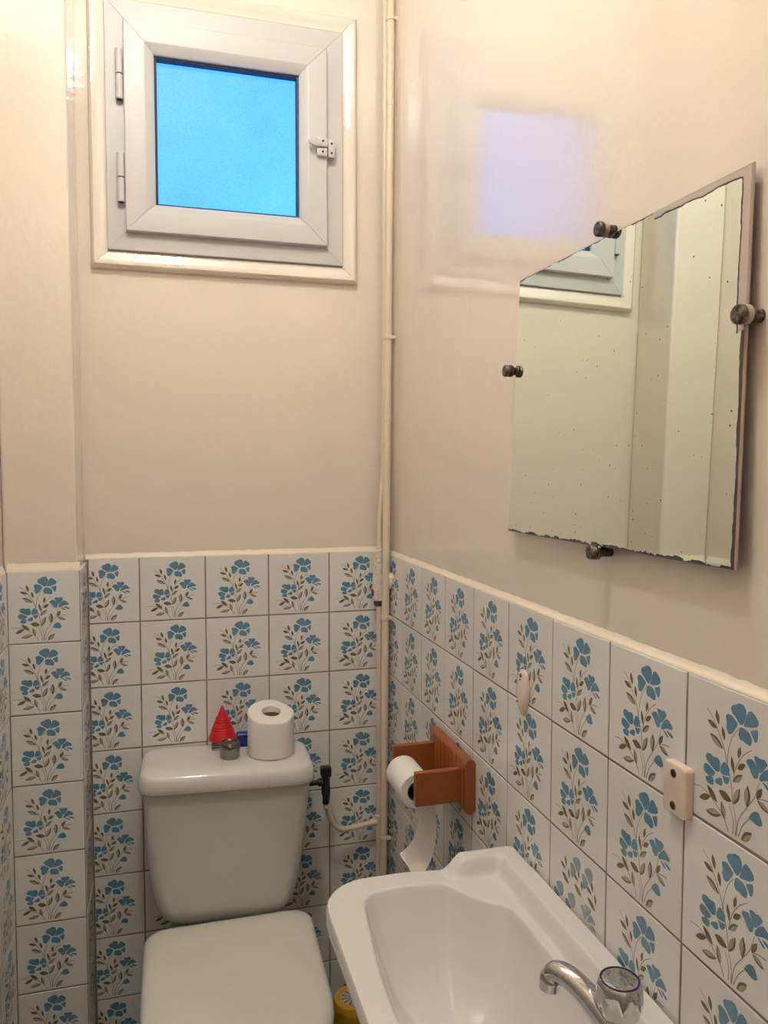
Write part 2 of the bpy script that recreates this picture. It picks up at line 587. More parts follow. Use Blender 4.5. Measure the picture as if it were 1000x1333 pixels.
LEAVES = [  # two tips, width, pale half
    ((290, 215), (318, 300), 36, 0), ((210, 300), (305, 325), 36, 0), ((350, 295), (372, 375), 32, 0), ((235, 375), (365, 428), 48, 1),
    ((513, 360), (497, 435), 32, 0), ((437, 440), (462, 538), 30, 0), ((490, 497), (560, 445), 36, 0), ((458, 585), (538, 515), 38, 1),
    ((583, 555), (578, 685), 54, 1), ((330, 690), (450, 705), 52, 0), ((465, 715), (518, 600), 48, 2), ((655, 600), (700, 525), 36, 0),
    ((660, 605), (765, 638), 36, 2), ((218, 700), (322, 770), 44, 0), ((148, 810), (258, 755), 40, 0), ((215, 862), (360, 825), 44, 2),
    ((358, 740), (392, 840), 42, 2), ((538, 890), (628, 808), 48, 1)]
STEMS = [[(200, 230), (270, 280), (330, 360), (375, 430), (400, 500)],
         [(495, 262), (440, 330), (410, 420), (405, 500), (440, 600), (460, 715)],
         [(610, 345), (540, 400), (480, 490), (455, 590)],
         [(430, 730), (465, 810), (465, 890)],
         [(460, 720), (490, 800), (488, 890)],
         [(675, 500), (640, 600), (575, 690), (515, 780), (495, 890)],
         [(600, 740), (550, 800), (512, 885)],
         [(90, 748), (180, 738), (260, 760), (340, 800), (390, 840), (425, 895)],
         [(660, 600), (715, 582), (775, 575)]]


def chaikin(p):
    out = []
    for i in range(len(p)):
        a, b = p[i], p[(i + 1) % len(p)]
        out.append((a[0] * 0.85 + b[0] * 0.15, a[1] * 0.85 + b[1] * 0.15))
        out.append((a[0] * 0.15 + b[0] * 0.85, a[1] * 0.15 + b[1] * 0.85))
    return out


def petal(name):
    p = PETALS[name]
    cx, cy = sum(q[0] for q in p) / len(p), sum(q[1] for q in p) / len(p)
    return chaikin([(cx + (x - cx) * 1.07, cy + (y - cy) * 1.07) for x, y in p])


def lens(a, b, w, side=0):
    a, b = Vector(a), Vector(b)
    d = b - a
    n = Vector((-d.y, d.x)).normalized()
    pos, neg = [], []
    for t, k in ((0.12, 0.42), (0.3, 0.85), (0.48, 1.0), (0.66, 0.85), (0.84, 0.5)):
        c = a + d * t
        pos.append(tuple(c + n * (w * 0.5 * k)))
        neg.append(tuple(c - n * (w * 0.5 * k)))
    if side == 1:      # narrow pale half
        neg = [tuple(Vector(p) + n * (w * 0.34 * 1.0)) for p in neg]
    if side == 2:
        pos = [tuple(Vector(p) - n * (w * 0.30 * 1.0)) for p in pos]
    return [tuple(a)] + pos + [tuple(b)] + list(reversed(neg))


HT = 0.0746          # half tile


def print_poly(bm, pts, mi, depth, du=0, dv=0):
    vs = []
    for x, y in pts:
        u, v = sheet(x, y)
        vs.append(bm.verts.new(((u + du - 0.5) * T, -depth, (0.5 - v - dv) * T)))
    f = bm.faces.new(vs)
    f.material_index = mi
    f.normal_update()
    if f.normal.y > 0:
        f.normal_flip()


def stem_poly(bm, pts, du=0, dv=0, w=8.5):
    c = catmull([(x, y, 0) for x, y in pts], 4)
    L, R = [], []
    for i, p in enumerate(c):
        t = (c[min(i + 1, len(c) - 1)] - c[max(i - 1, 0)]).normalized()
        n = Vector((-t.y, t.x, 0))
        k = w * 0.5 * (0.55 + 0.45 * i / len(c))
        L.append((p + n * k))
        R.append((p - n * k))
    for i in range(len(c) - 1):
        q = [(v.x, v.y) for v in (L[i], L[i + 1], R[i + 1], R[i])]
        print_poly(bm, q, 4, 0.00012, du, dv)


TILE_CACHE = {}


def tile_mesh(u0=0.0, u1=1.0, v0=0.0, v1=1.0, worn=False):
    key = (round(u0, 3), round(u1, 3), round(v0, 3), round(v1, 3), worn)
    if key in TILE_CACHE:
        return TILE_CACHE[key]
    bm = bmesh.new()
    if not worn:
        for s in STEMS:
            stem_poly(bm, s)
        for a, b, w, pale in LEAVES:
            print_poly(bm, lens(a, b, w), 2, 0.00018)
            if pale:
                print_poly(bm, lens(a, b, w * 0.86, pale), 3, 0.00022)
        for p in PETALS:
            print_poly(bm, petal(p), 1, 0.00020)
    else:            # the odd tile: only scraps of the bouquet, pale and repeated
        for du, dv in ((0, 0.02), (0.21, 0.02)):
            for k in ('A1', 'A3'):
                print_poly(bm, petal(k), 5, 0.00020, du, dv)
        for du, dv in ((-0.30, 0.40), (-0.08, 0.40)):
            for k in ('A1', 'A3'):
                print_poly(bm, petal(k), 5, 0.00020, du, dv)
        for du in (0, 0.23, 0.46):
            for a, b, w, pale in LEAVES[:4]:
                print_poly(bm, lens(a, b, w), 2, 0.00018, du, 0.0)
        for k in ('B1', 'B2', 'B3', 'B4', 'B5'):
            print_poly(bm, petal(k), 5, 0.00020, 0.0, 0.08)
    x0, x1 = max(-HT, (u0 - 0.5) * T), min(HT, (u1 - 0.5) * T)
    z1, z0 = min(HT, (0.5 - v0) * T), max(-HT, (0.5 - v1) * T)
    for co, no in (((x0 + 0.001, 0, 0), (-1, 0, 0)), ((x1 - 0.001, 0, 0), (1, 0, 0)), ((0, 0, z1 - 0.001), (0, 0, 1)), ((0, 0, z0 + 0.001), (0, 0, -1))):
        bmesh.ops.bisect_plane(bm, geom=bm.verts[:] + bm.edges[:] + bm.faces[:], plane_co=co, plane_no=no, clear_outer=True)
    e = 0.0013
    rows = []
    for ins, y in ((e, 0.0), (e * 0.3, e * 0.3), (0, e), (0, 0.0068)):
        rows.append([bm.verts.new(p) for p in ((x0 + ins, y, z0 + ins), (x1 - ins, y, z0 + ins), (x1 - ins, y, z1 - ins), (x0 + ins, y, z1 - ins))])
    fs = [bm.faces.new(rows[0])]
    for a, b in zip(rows, rows[1:]):
        for i in range(4):
            j = (i + 1) % 4
            fs.append(bm.faces.new((a[i], b[i], b[j], a[j])))
    fs.append(bm.faces.new(list(reversed(rows[-1]))))
    for f in fs:
        f.material_index = 0
    me = bpy.data.meshes.new('tile')
    bm.to_mesh(me)
    bm.free()
    for m in (GLAZE, BLUE, LEAF, LEAF2, STEM, BLUE2):
        me.materials.append(m)
    TILE_CACHE[key] = me
    return me


def put_tile(parent, centre, rotz, **kw):
    o = bpy.data.objects.new('tile', tile_mesh(**kw))
    link(o, parent)
    j = lambda s: random.uniform(-s, s)
    nrm = Vector((math.sin(rotz), -math.cos(rotz), 0))
    o.location = Vector(centre) + nrm * random.uniform(-0.0003, 0.0004)
    o.rotation_euler = (j(0.0022), j(0.0012), rotz + j(0.0022))
    return o


def grout_slab(parent, b):
    bm = bmesh.new()
    box(bm, *b)
    return finish(bm, 'grout', GROUT, parent)


G = 0.0009
NR = 8
# back wall: joints fall at -0.6067 + k * T
XB0 = -0.6067 - T
for c in range(5):
    x0 = XB0 + c * T
    u0 = max(0.0, (XC + 0.003 - x0) / T)
    u1 = min(1.0, (XR - 0.001 - x0) / T)
    for r in range(NR):
        put_tile(wall_back, (x0 + T / 2, YB, -r * T - T / 2), 0.0, u0=u0, u1=u1)
grout_slab(wall_back, (XC, XR + 0.006, YB + G, YB + PT + 0.002, FLOOR, -0.0015))
# right wall
YR0, ZR = -1.1946, -0.0068
for k in range(-6, 9):
    y1 = YR0 + k * T               # far edge of the tile (u = 0)
    u0 = max(0.0, (y1 - (YB - 0.001)) / T)
    for r in range(NR):
        put_tile(wall_right, (XR, y1 - T / 2, ZR - r * T - T / 2), -PI / 2, u0=u0, worn=(k == 2 and r == 2))
grout_slab(wall_right, (XR + G, XR + PT + 0.002, YR0 - 7 * T, YB + 0.004, FLOOR, ZR - 0.0015))
# boxed corner: front and right faces
ZC = -0.006
for r in range(NR):
    wc = (XC - XL) / T
    put_tile(wall_corner, (XC - T / 2, YC, ZC - r * T - T / 2), 0.0, u0=1 - wc + 0.004)
    put_tile(wall_corner, (XC, YC + 0.0075 + T / 2, ZC - r * T - T / 2), PI / 2, u1=(0 - YC - 0.009) / T)
grout_slab(wall_corner, (XL - 0.004, XC - G, YC + G, YB, FLOOR, ZC - 0.0015))
# left wall
for k in range(0, 13):
    y1 = YC - 0.002 - k * T
    for r in range(NR):
        put_tile(wall_left, (XL, y1 - T / 2, ZC - r * T - T / 2), PI / 2)
grout_slab(wall_left, (XL - PT - 0.002, XL - G, YC - 13 * T, YC, FLOOR, ZC - 0.0015))


# sloped filler ledge where paint meets the tile tops
def ledge(name, p0, p1, nrm, h, z):
    """strip from p0 to p1 (xy); nrm points into the room"""
    a, b, n = Vector((*p0, 0)), Vector((*p1, 0)), Vector((*nrm, 0))
    d = b - a
    m = max(8, int(d.length / 0.012))
    bm = bmesh.new()
    loops = []
    for i in range(m + 1):
        c = a + d * (i / m)
        w = random.uniform(-0.0008, 0.0008)
        hh = h + random.uniform(-0.001, 0.001)
        prof = [(0, -0.001), (PT - 0.0012, -0.001), (PT - 0.0014 + w * 0.2, 0.0005), (PT * 0.55, hh * 0.45), (PT * 0.18, hh * 0.85 + w), (0, hh + 0.003)]
        loops.append([tuple(c + n * q + Vector((0, 0, z + v))) for q, v in prof])
    loft(bm, loops)
    return struct(finish(bm, name, LEDGE, smooth=60))


ledge('trim_1', (XC - 0.004, yb), (XR, yb), (0, -1), 0.008, 0.0)
ledge('trim_2', (xr, YB), (xr, YF + 0.02), (-1, 0), 0.0065, ZR)
ledge('trim_3', (XL, yc), (XC, yc), (0, -1), 0.014, ZC)
ledge('trim_4', (xl, YC), (xl, YF + 0.02), (1, 0), 0.012, ZC)


# ------------------------------------------------------------------ window
def mitred_frame(bm, x0, x1, z0, z1, prof, mi=0):
    """prof: (inset, y) pairs swept round a rectangle with mitred corners, as four members"""
    def loop(ins, y):
        return [(x0 + ins, y, z0 + ins), (x1 - ins, y, z0 + ins), (x1 - ins, y, z1 - ins), (x0 + ins, y, z1 - ins)]
    n = len(prof)
    for s in range(4):
        a = [bm.verts.new(loop(*p)[s]) for p in prof]
        b = [bm.verts.new(loop(*p)[(s + 1) % 4]) for p in prof]
        for i in range(n):
            j = (i + 1) % n
            bm.faces.new((a[i], b[i], b[j], a[j])).material_index = mi
        bm.faces.new(a).material_index = mi
        bm.faces.new(list(reversed(b))).material_index = mi


def frame_parts(name, x0, x1, z0, z1, prof, m, parent, smooth=None, gap=0.0004):
    """four mitred members, each a part of its own"""
    out = []
    for s in range(4):
        bm = bmesh.new()

        def pt(ins, y, c):
            return {0: (x0 + ins, y, z0 + ins), 1: (x1 - ins, y, z0 + ins), 2: (x1 - ins, y, z1 - ins), 3: (x0 + ins, y, z1 - ins)}[c]
        A = [Vector(pt(i, y, s)) for i, y in prof]
        B = [Vector(pt(i, y, (s + 1) % 4)) for i, y in prof]
        d = (B[0] - A[0]).normalized() * gap
        a = [bm.verts.new(v + d) for v in A]
        b = [bm.verts.new(v - d) for v in B]
        n = len(prof)
        for i in range(n):
            j = (i + 1) % n
            bm.faces.new((a[i], b[i], b[j], a[j]))
        bm.faces.new(a)
        bm.faces.new(list(reversed(b)))
        out.append(finish(bm, name, m, parent, smooth=smooth))
    return out


window = bpy.data.objects.new('window_1', None)
window.location = (0, 0, 0)
link(window)
struct(window)
tag(window, 'small white plastic casement window with frosted blue pane', None)
# painted wooden architrave round the opening
frame_parts('architrave', -0.700, -0.079, 0.667, 1.304,
            [(0, yb + 0.002), (0, -0.004), (0.003, -0.010), (0.008, -0.013), (0.016, -0.012), (0.024, -0.009), (0.033, -0.007), (0.0385, -0.006), (0.0385, yb + 0.002)],
            TRIMPAINT, window, smooth=38)
# fixed frame
frame_parts('frame_member', wx0 + 0.001, wx1 - 0.001, wz0 + 0.001, wz1 - 0.001,
            [(0, 0.03), (0, -0.013), (0.0015, -0.0145), (0.050, -0.0145), (0.050, 0.03)], PVC, window)
# opening sash
sx0, sx1, sz0, sz1 = -0.622, -0.159, 0.747, 1.212
frame_parts('sash_member', sx0, sx1, sz0, sz1,
            [(0, -0.016), (0, -0.0295), (0.002, -0.0320), (0.044, -0.0320), (0.047, -0.0310), (0.062, -0.0215), (0.0655, -0.018), (0.0655, 0.006), (0.050, 0.006), (0.050, -0.0155)],
            PVC, window, smooth=25)
gx0, gx1, gz0, gz1 = sx0 + 0.0655, sx1 - 0.0655, sz0 + 0.0655, sz1 - 0.0655
bm = bmesh.new()
mitred_frame(bm, gx0 + 0.0002, gx1 - 0.0002, gz0 + 0.0002, gz1 - 0.0002, [(0, 0.010), (0, -0.012), (0.0045, -0.011), (0.0055, -0.010), (0.0055, 0.010)])
finish(bm, 'gasket', GASKET, window)
bm = bmesh.new()
box(bm, gx0 + 0.0025, gx1 - 0.0025, 0.005, 0.0095, gz0 + 0.0025, gz1 - 0.0025)
finish(bm, 'pane', PANE, window)
for zc, hh in ((1.0905, 0.109), (0.8645, 0.108)):
    bm = bmesh.new()
    R_ = 0.0085
    ym = -0.0245
    for a, b in ((zc - hh / 2, zc - 0.0012), (zc + 0.0012, zc + hh / 2)):
        lathe(bm, [(R_ * 0.9, a), (R_, a + 0.001), (R_, b - 0.001), (R_ * 0.9, b)], 20, 'z', (-0.6315, ym, 0))
    lathe(bm, [(R_ * 0.8, zc - 0.002), (R_ * 0.8, zc + 0.002)], 16, 'z', (-0.6315, ym, 0), mi=1)
    lathe(bm, [(R_ * 0.72, zc - hh / 2 - 0.0012), (R_ * 0.72, zc - hh / 2 + 0.001)], 16, 'z', (-0.6315, ym, 0), mi=1)
    finish(bm, 'hinge', [PVC, BLACKP], window, smooth=40)
# latch: keeper on the frame, body and thumb lever on the sash
bm = bmesh.new()
box(bm, -0.158, -0.140, -0.036, -0.0145, 0.956, 0.998, bev=0.003)
for z in (0.988, 0.966):
    lathe(bm, [(0.0028, -0.0365), (0.0028, -0.0355)], 10, 'y', (-0.149, 0, z), mi=1)
finish(bm, 'latch_keeper', [PVC, BLACKP], window, smooth=40)
bm = bmesh.new()
box(bm, -0.186, -0.1605, -0.043, -0.032, 0.955, 0.974, bev=0.003)
box(bm, -0.184, -0.160, -0.046, -0.032, 0.976, 0.998, bev=0.003)
for x, z, y in ((-0.172, 0.9645, -0.0432), (-0.172, 0.988, -0.0462)):
    lathe(bm, [(0.0028, y - 0.0004), (0.0028, y + 0.001)], 10, 'y', (x, 0, z), mi=1)
finish(bm, 'latch_body', [PVC, BLACKP], window, smooth=40)
bm = bmesh.new()
loops = []
for x, w, y in ((-0.180, 0.0085, -0.046), (-0.190, 0.0085, -0.048), (-0.199, 0.008, -0.051), (-0.206, 0.0055, -0.053), (-0.208, 0.002, -0.0535)):
    loops.append([(x, y - 0.002, 0.983 - w), (x, y - 0.004, 0.983), (x, y - 0.002, 0.983 + w), (x, y + 0.004, 0.983 + w), (x, y + 0.004, 0.983 - w)])
loft(bm, loops)
finish(bm, 'latch_lever', PVC, window, smooth=40)

# ------------------------------------------------------------------ pipes in the corner
riser = empty('water_pipe', (-0.014, -0.045, FLOOR), 'thick cream-painted riser pipe in the corner between the two walls', 'pipe')


def local(o, pts):
    return [Vector(p) - Vector(o.location) for p in pts]


def riser_x(z):
    return -0.0032 - (1.3 - min(1.3, max(z, -0.9))) * 0.0075


def rp(z):
    return (riser_x(z), -0.040, z)


bm = bmesh.new()
zs = [FLOOR + 0.002, -0.9, -0.5, -0.2, 0.0, 0.3, 0.6, 0.9, 1.2, CEIL - 0.002]
tube(bm, local(riser, [rp(z) for z in zs]), 0.0098, 20)
finish(bm, 'pipe_run', PIPEM, riser, smooth=40)
for z in (1.297, 0.535, -0.165, -0.735):
    bm = bmesh.new()
    x = riser_x(z)
    lathe(bm, [(0.0100, -0.006), (0.0120, -0.005), (0.0120, 0.005), (0.0100, 0.006)], 20, 'z', tuple(local(riser, [(x, -0.040, z)])[0]))
    p = local(riser, [(x + 0.010, -0.044, z)])[0]
    box(bm, p.x - 0.004, p.x + 0.008, p.y - 0.006, p.y + 0.004, p.z - 0.004, p.z + 0.004, bev=0.0015)
    q = local(riser, [(x, -0.03, z)])[0]
    box(bm, q.x - 0.004, q.x + 0.004, q.y, q.y + 0.035, q.z - 0.003, q.z + 0.003)
    finish(bm, 'pipe_clip', PIPEM, riser, smooth=40)
for z in (0.335, 1.10):
    bm = bmesh.new()
    lathe(bm, [(0.0098, -0.008), (0.0108, -0.007), (0.0108, 0.004), (0.0098, 0.005)], 20, 'z', tuple(local(riser, [rp(z)])[0]))
    finish(bm, 'pipe_coupling', PIPEM, riser, smooth=40)
bm = bmesh.new()
bmesh.ops.create_icosphere(bm, subdivisions=3, radius=1.0)
for v in bm.verts:
    k = 1 + 0.25 * math.sin(v.co.x * 7 + v.co.z * 9) * math.cos(v.co.y * 8)
    v.co = Vector((v.co.x * 0.006 * k, v.co.y * 0.008 * k, v.co.z * 0.019 * k)) + local(riser, [(-0.0028, -0.050, -0.070)])[0]
finish(bm, 'filler_lump', LEDGE, riser, smooth=80)

supply = empty('supply_pipe', (-0.036, -0.034, FLOOR), 'thin cream-painted pipe left of the riser, branching to the cistern', 'pipe')
SXY = lambda x, z, y=-0.026: (x + 0.006, y, z)
pts = catmull([SXY(-0.019, CEIL - 0.002), SXY(-0.019, 1.2), SXY(-0.0195, 0.8), SXY(-0.020, 0.45), SXY(-0.0215, 0.24), SXY(-0.028, 0.14), SXY(-0.0325, 0.06), SXY(-0.033, -0.05), SXY(-0.033, -0.3),
               SXY(-0.034, -0.7), SXY(-0.036, -1.0), SXY(-0.036, FLOOR + 0.002)], 6)
bm = bmesh.new()
tube(bm, local(supply, pts), 0.0068, 16)
finish(bm, 'pipe_run', PIPEM, supply, smooth=40)
TEE = (-0.0285, -0.026, -0.698)
bm = bmesh.new()
c = local(supply, [TEE])[0]
lathe(bm, [(0.0072, -0.020), (0.0090, -0.018), (0.0090, 0.018), (0.0072, 0.020)], 18, 'z', tuple(c))
lathe(bm, [(0.0085, -0.022), (0.0085, 0.0)], 18, 'x', tuple(c))
finish(bm, 'tee_joint', PIPEM, supply, smooth=40)
bm = bmesh.new()
br = catmull([(-0.030, -0.026, -0.698), (-0.065, -0.034, -0.697), (-0.105, -0.045, -0.696), (-0.135, -0.055, -0.690), (-0.156, -0.064, -0.668), (-0.168, -0.072, -0.636), (-0.1745, -0.078, -0.600)], 6)
tube(bm, local(supply, br), 0.0068, 16)
finish(bm, 'branch_pipe', PIPEM, supply, smooth=40)
# plaster bandage wrapped round the thin pipe
bm = bmesh.new()
loops = []
for i in range(15):
    z = -0.122 + 0.128 * i / 14
    lp = []
    for k in range(26):
        a = 2 * PI * k / 26
        rr = 0.0132 + 0.0009 * math.sin(3 * a + i) + random.uniform(-0.0005, 0.0005)
        zz = z + (0.006 * math.cos(a - 0.3) if i == 14 else 0)
        lp.append(Vector((-0.0305 + rr * math.cos(a), -0.027 + rr * math.sin(a), zz)))
    loops.append(local(supply, lp))
loft(bm, loops)
finish(bm, 'bandage', BANDAGE, supply, smooth=60)
bm = bmesh.new()
c = local(supply, [(-0.0295, -0.026, -0.133)])[0]
lathe(bm, [(0.0085, -0.004), (0.0110, 0.002), (0.0112, 0.012)], 20, 'z', tuple(c))
c = local(supply, [(-0.044, -0.03, -0.10)])[0]
box(bm, c.x - 0.004, c.x + 0.003, c.y - 0.003, c.y + 0.003, c.z - 0.010, c.z + 0.006, bev=0.002)
finish(bm, 'bandage_backing', PURPLE, supply, smooth=50)

# ------------------------------------------------------------------ toilet
toilet = empty('toilet', (-0.415, -0.30, FLOOR), 'white close-coupled toilet with closed cream seat lid against the back wall', 'toilet')
TO = Vector(toilet.location)


def tl(p):
    return Vector(p) - TO


CROT = Matrix.Rotation(math.radians(-1.8), 4, 'Z') @ Matrix.Rotation(math.radians(1.2), 4, 'Y')
CPIV = Vector((-0.415, -0.1, -0.5))


def cist(p):
    """small settle of the cistern: turned and dipped to the right"""
    return CROT @ (Vector(p) - CPIV) + CPIV


def cis_loops(secs, n=8):
    out = []
    for z, w, y0, y1, r in secs:
        out.append([tl(cist((-0.415 + x, y, z))) for x, y in rrect(-w / 2, w / 2, y0, y1, r, n)])
    return out


bm = bmesh.new()
loft(bm, cis_loops([(-0.822, 0.245, -0.150, -0.020, 0.04), (-0.816, 0.268, -0.162, -0.018, 0.045), (-0.802, 0.294, -0.170, -0.016, 0.045), (-0.780, 0.313, -0.175, -0.016, 0.04), (-0.74, 0.328, -0.178, -0.016, 0.032),
                    (-0.69, 0.340, -0.180, -0.016, 0.028), (-0.60, 0.357, -0.183, -0.016, 0.026), (-0.503, 0.372, -0.186, -0.016, 0.026)]))
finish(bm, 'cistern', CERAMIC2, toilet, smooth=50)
bm = bmesh.new()
loft(bm, cis_loops([(-0.5025, 0.368, -0.186, -0.018, 0.03), (-0.5035, 0.382, -0.196, -0.014, 0.036), (-0.499, 0.389, -0.2005, -0.011, 0.040), (-0.490, 0.391, -0.202, -0.010, 0.042), (-0.475, 0.388, -0.201, -0.010, 0.042), (-0.466, 0.382, -0.197, -0.012, 0.040),
                    (-0.4605, 0.373, -0.190, -0.016, 0.036), (-0.4575, 0.360, -0.180, -0.022, 0.032), (-0.456, 0.335, -0.165, -0.035, 0.028), (-0.455, 0.28, -0.14, -0.055, 0.02)], 10))
finish(bm, 'cistern_lid', CERAMIC, toilet, smooth=60)
bm = bmesh.new()
b0 = cist((-0.410, -0.118, -0.456))
lathe(bm, [(0.0215, 0), (0.0225, 0.002), (0.0225, 0.020), (0.0235, 0.022), (0.0235, 0.034), (0.0215, 0.0375), (0.0165, 0.0385), (0.0155, 0.0365), (0.010, 0.0362), (0.004, 0.0385), (0.0005, 0.039)], 36, 'z', tuple(tl(b0)))
finish(bm, 'flush_button', OLDCHROME, toilet, smooth=45)


def lid_outline(ins):
    """D-shaped lid seen from above"""
    pts = []
    xl_, xr_, yb_, ys, yf = -0.603 + ins, -0.236 - ins, -0.179 - ins, -0.44, -0.635 + ins
    cx = (xl_ + xr_) / 2 - 0.004
    r = 0.045 - ins * 0.5
    n = 10
    for k in range(n + 1):
        a = math.radians(90 * k / n)
        pts.append((xr_ - r + r * math.cos(a), yb_ - r + r * math.sin(a)))
    for k in range(n + 1):
        a = math.radians(90 + 90 * k / n)
        pts.append((xl_ + r + r * math.cos(a), yb_ - r + r * math.sin(a)))
    m = 26
    for k in range(m + 1):
        a = PI + PI * k / m
        c, s = math.cos(a), math.sin(a)
        e = 0.72
        hx = (xr_ - xl_) / 2
        x = cx + (hx - 0.003) * (abs(c) ** e) * (1 if c > 0 else -1)
        y = ys - (ys - yf) * (abs(s) ** e)
        pts.append((x, y))
    return pts


bm = bmesh.new()
loft(bm, [[tl((x, y, z)) for x, y in lid_outline(i)] for z, i in ((-0.826, 0.012), (-0.829, 0.003), (-0.825, 0.0), (-0.812, 0.0005), (-0.805, 0.004), (-0.8005, 0.010), (-0.798, 0.020), (-0.796, 0.040), (-0.795, 0.075))])
finish(bm, 'seat_lid', SEATM, toilet, smooth=60)
bm = bmesh.new()
loft(bm, [[tl((x, y, z)) for x, y in lid_outline(i)] for z, i in ((-0.850, 0.020), (-0.850, 0.010), (-0.846, 0.005), (-0.835, 0.005), (-0.8305, 0.009), (-0.8305, 0.02))])
finish(bm, 'seat', SEATM, toilet, smooth=60)
for sx in (-0.07, 0.07):
    bm = bmesh.new()
    lathe(bm, [(0.010, -0.024), (0.011, -0.022), (0.011, 0.022), (0.010, 0.024)], 16, 'x', tuple(tl((-0.418 + sx, -0.196, -0.838))))
    finish(bm, 'seat_hinge', SEATM, toilet, smooth=40)


def egg(z, hw, y0, y1):
    pts = []
    for k in range(48):
        a = 2 * PI * k / 48
        c, s = math.cos(a), math.sin(a)
        pts.append(tl((-0.415 + hw * (abs(c) ** 0.8) * (1 if c > 0 else -1), (y0 + y1) / 2 + (y1 - y0) / 2 * (abs(s) ** 0.8) * (1 if s > 0 else -1), z)))
    return pts


bm = bmesh.new()
loft(bm, [egg(FLOOR + 0.001, 0.125, -0.52, -0.10), egg(FLOOR + 0.02, 0.122, -0.515, -0.10), egg(-1.10, 0.100, -0.46, -0.09), egg(-1.02, 0.105, -0.45, -0.07), egg(-0.96, 0.135, -0.52, -0.04), egg(-0.90, 0.165, -0.585, -0.025),
          egg(-0.87, 0.175, -0.61, -0.02), egg(-0.852, 0.176, -0.615, -0.02)])
box(bm, *[v for ax in ((-0.095 , 0.095), (0.145, 0.285)) for v in ax], -0.845 - TO.z, -0.824 - TO.z, bev=0.006)
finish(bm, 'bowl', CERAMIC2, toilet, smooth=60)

# inlet valve on the cistern side
valve = empty('inlet_valve', (-0.177, -0.082, -0.60), 'black plastic shut-off valve on the right side of the cistern', 'valve')
bm = bmesh.new()
lathe(bm, [(0.0060, -0.010), (0.0085, -0.006), (0.0085, 0.012), (0.0110, 0.016), (0.0110, 0.034), (0.0085, 0.038), (0.0085, 0.058), (0.0075, 0.060)], 20)
finish(bm, 'valve_body', BLACKP, valve, smooth=40)
bm = bmesh.new()
box(bm, -0.0125, 0.0125, -0.0115, 0.0115, 0.060, 0.084, bev=0.0025)
finish(bm, 'valve_cap', BLACKP, valve, smooth=40)
bm = bmesh.new()
lathe(bm, [(0.0065, -0.062), (0.0065, -0.020), (0.0095, -0.019), (0.0095, -0.008), (0.006, -0.006)], 16, 'x', (0, 0, 0.046))
finish(bm, 'inlet_stub', BLACKP, valve, smooth=40)
bm = bmesh.new()
lathe(bm, [(0.0075, -0.022), (0.0092, -0.018), (0.0092, -0.006), (0.0070, -0.002)], 6, 'z', (0.002, 0.003, 0))
finish(bm, 'pipe_nut', PIPEM, valve, smooth=20)

# ------------------------------------------------------------------ things on the cistern lid
top = cist((-0.315, -0.108, -0.455))


def paper_roll(name, loc, r, h, core, label):
    root = empty(name, loc, label, 'toilet paper')
    bm = bmesh.new()
    n = 64
    loops = []
    secs = [(core, h - 0.004), (core + 0.0006, h - 0.0008), (r * 0.55, h), (r * 0.93, h - 0.0003), (r * 0.985, h - 0.002), (r, h - 0.006), (r * 1.0, h * 0.5), (r * 0.995, 0.006), (r * 0.98, 0.0005), (core, 0.0005), (core, h - 0.004)]
    for rr, z in secs[:-1]:
        lp = []
        for k in range(n):
            a = 2 * PI * k / n
            f = rr
            if rr > core * 1.5:     # squashed on the right and front where it was pressed
                t = z / h
                f *= 1 - t * (0.055 * math.exp(-((a - 5.75) / 0.30) ** 2) + 0.05 * math.exp(-((a - 0.75) / 0.35) ** 2)) + 0.006 * math.sin(5 * a) * t
            lp.append((f * math.cos(a), f * math.sin(a), z + 0.24 * (z / h) * f * math.sin(a) - (0.003 * max(0, math.sin(a * 2 + 1)) if z > h * 0.9 and rr > r * 0.8 else 0)))
        loops.append(lp)
    rows = loft(bm, loops, False, False)
    a, b = rows[-1], rows[0]
    for i in range(n):
        j = (i + 1) % n
        bm.faces.new((a[i], a[j], b[j], b[i]))
    finish(bm, 'paper', PAPER, root, smooth=50)
    bm = bmesh.new()
    prof = [(core - 0.0005, 0.001), (core - 0.0005, h - 0.009), (core - 0.0018, h - 0.009), (core - 0.0018, 0.001)]
    rows = lathe(bm, prof, 40, cap0=False, cap1=False)
    a, b = rows[-1], rows[0]
    for i in range(40):
        j = (i + 1) % 40
        bm.faces.new((a[i], a[j], b[j], b[i]))
    finish(bm, 'cardboard_core', CARD, root, smooth=50)
    return root


roll = paper_roll('toilet_roll', top + Vector((0, 0, 0.0015)), 0.0545, 0.098, 0.0215, 'full white toilet paper roll standing on the cistern lid')
roll.rotation_euler = (0, math.radians(1.2), 0.1)

cl = cist((-0.424, -0.055, -0.4575))
cone = empty('cone_dispenser', cl + Vector((0, 0, 0.0015)), 'red ribbed plastic cone on a small clear pot behind the flush button', 'dispenser')
bm = bmesh.new()
box(bm, -0.026, 0.026, -0.019, 0.019, 0, 0.027, bev=0.003)
finish(bm, 'clear_pot', CLEARP, cone, smooth=40)
bm = bmesh.new()
box(bm, -0.0255, 0.0255, -0.0200, -0.0185, 0.004, 0.022)
finish(bm, 'paper_label', LABELW, cone)
bm = bmesh.new()
prof = [(0.0325, 0.024), (0.0335, 0.026), (0.0262, 0.042)]
r_, z_ = 0.0262, 0.042
for k in range(6):
    prof += [(r_ + 0.0012, z_ + 0.0008), (r_ - 0.0006, z_ + 0.0052), (r_ - 0.0024, z_ + 0.0058)]
    r_, z_ = r_ - 0.0024, z_ + 0.0060
prof += [(0.0070, 0.090), (0.0025, 0.102), (0.0006, 0.1035)]
lathe(bm, prof, 40)
finish(bm, 'cone_cap', REDP, cone, smooth=25)

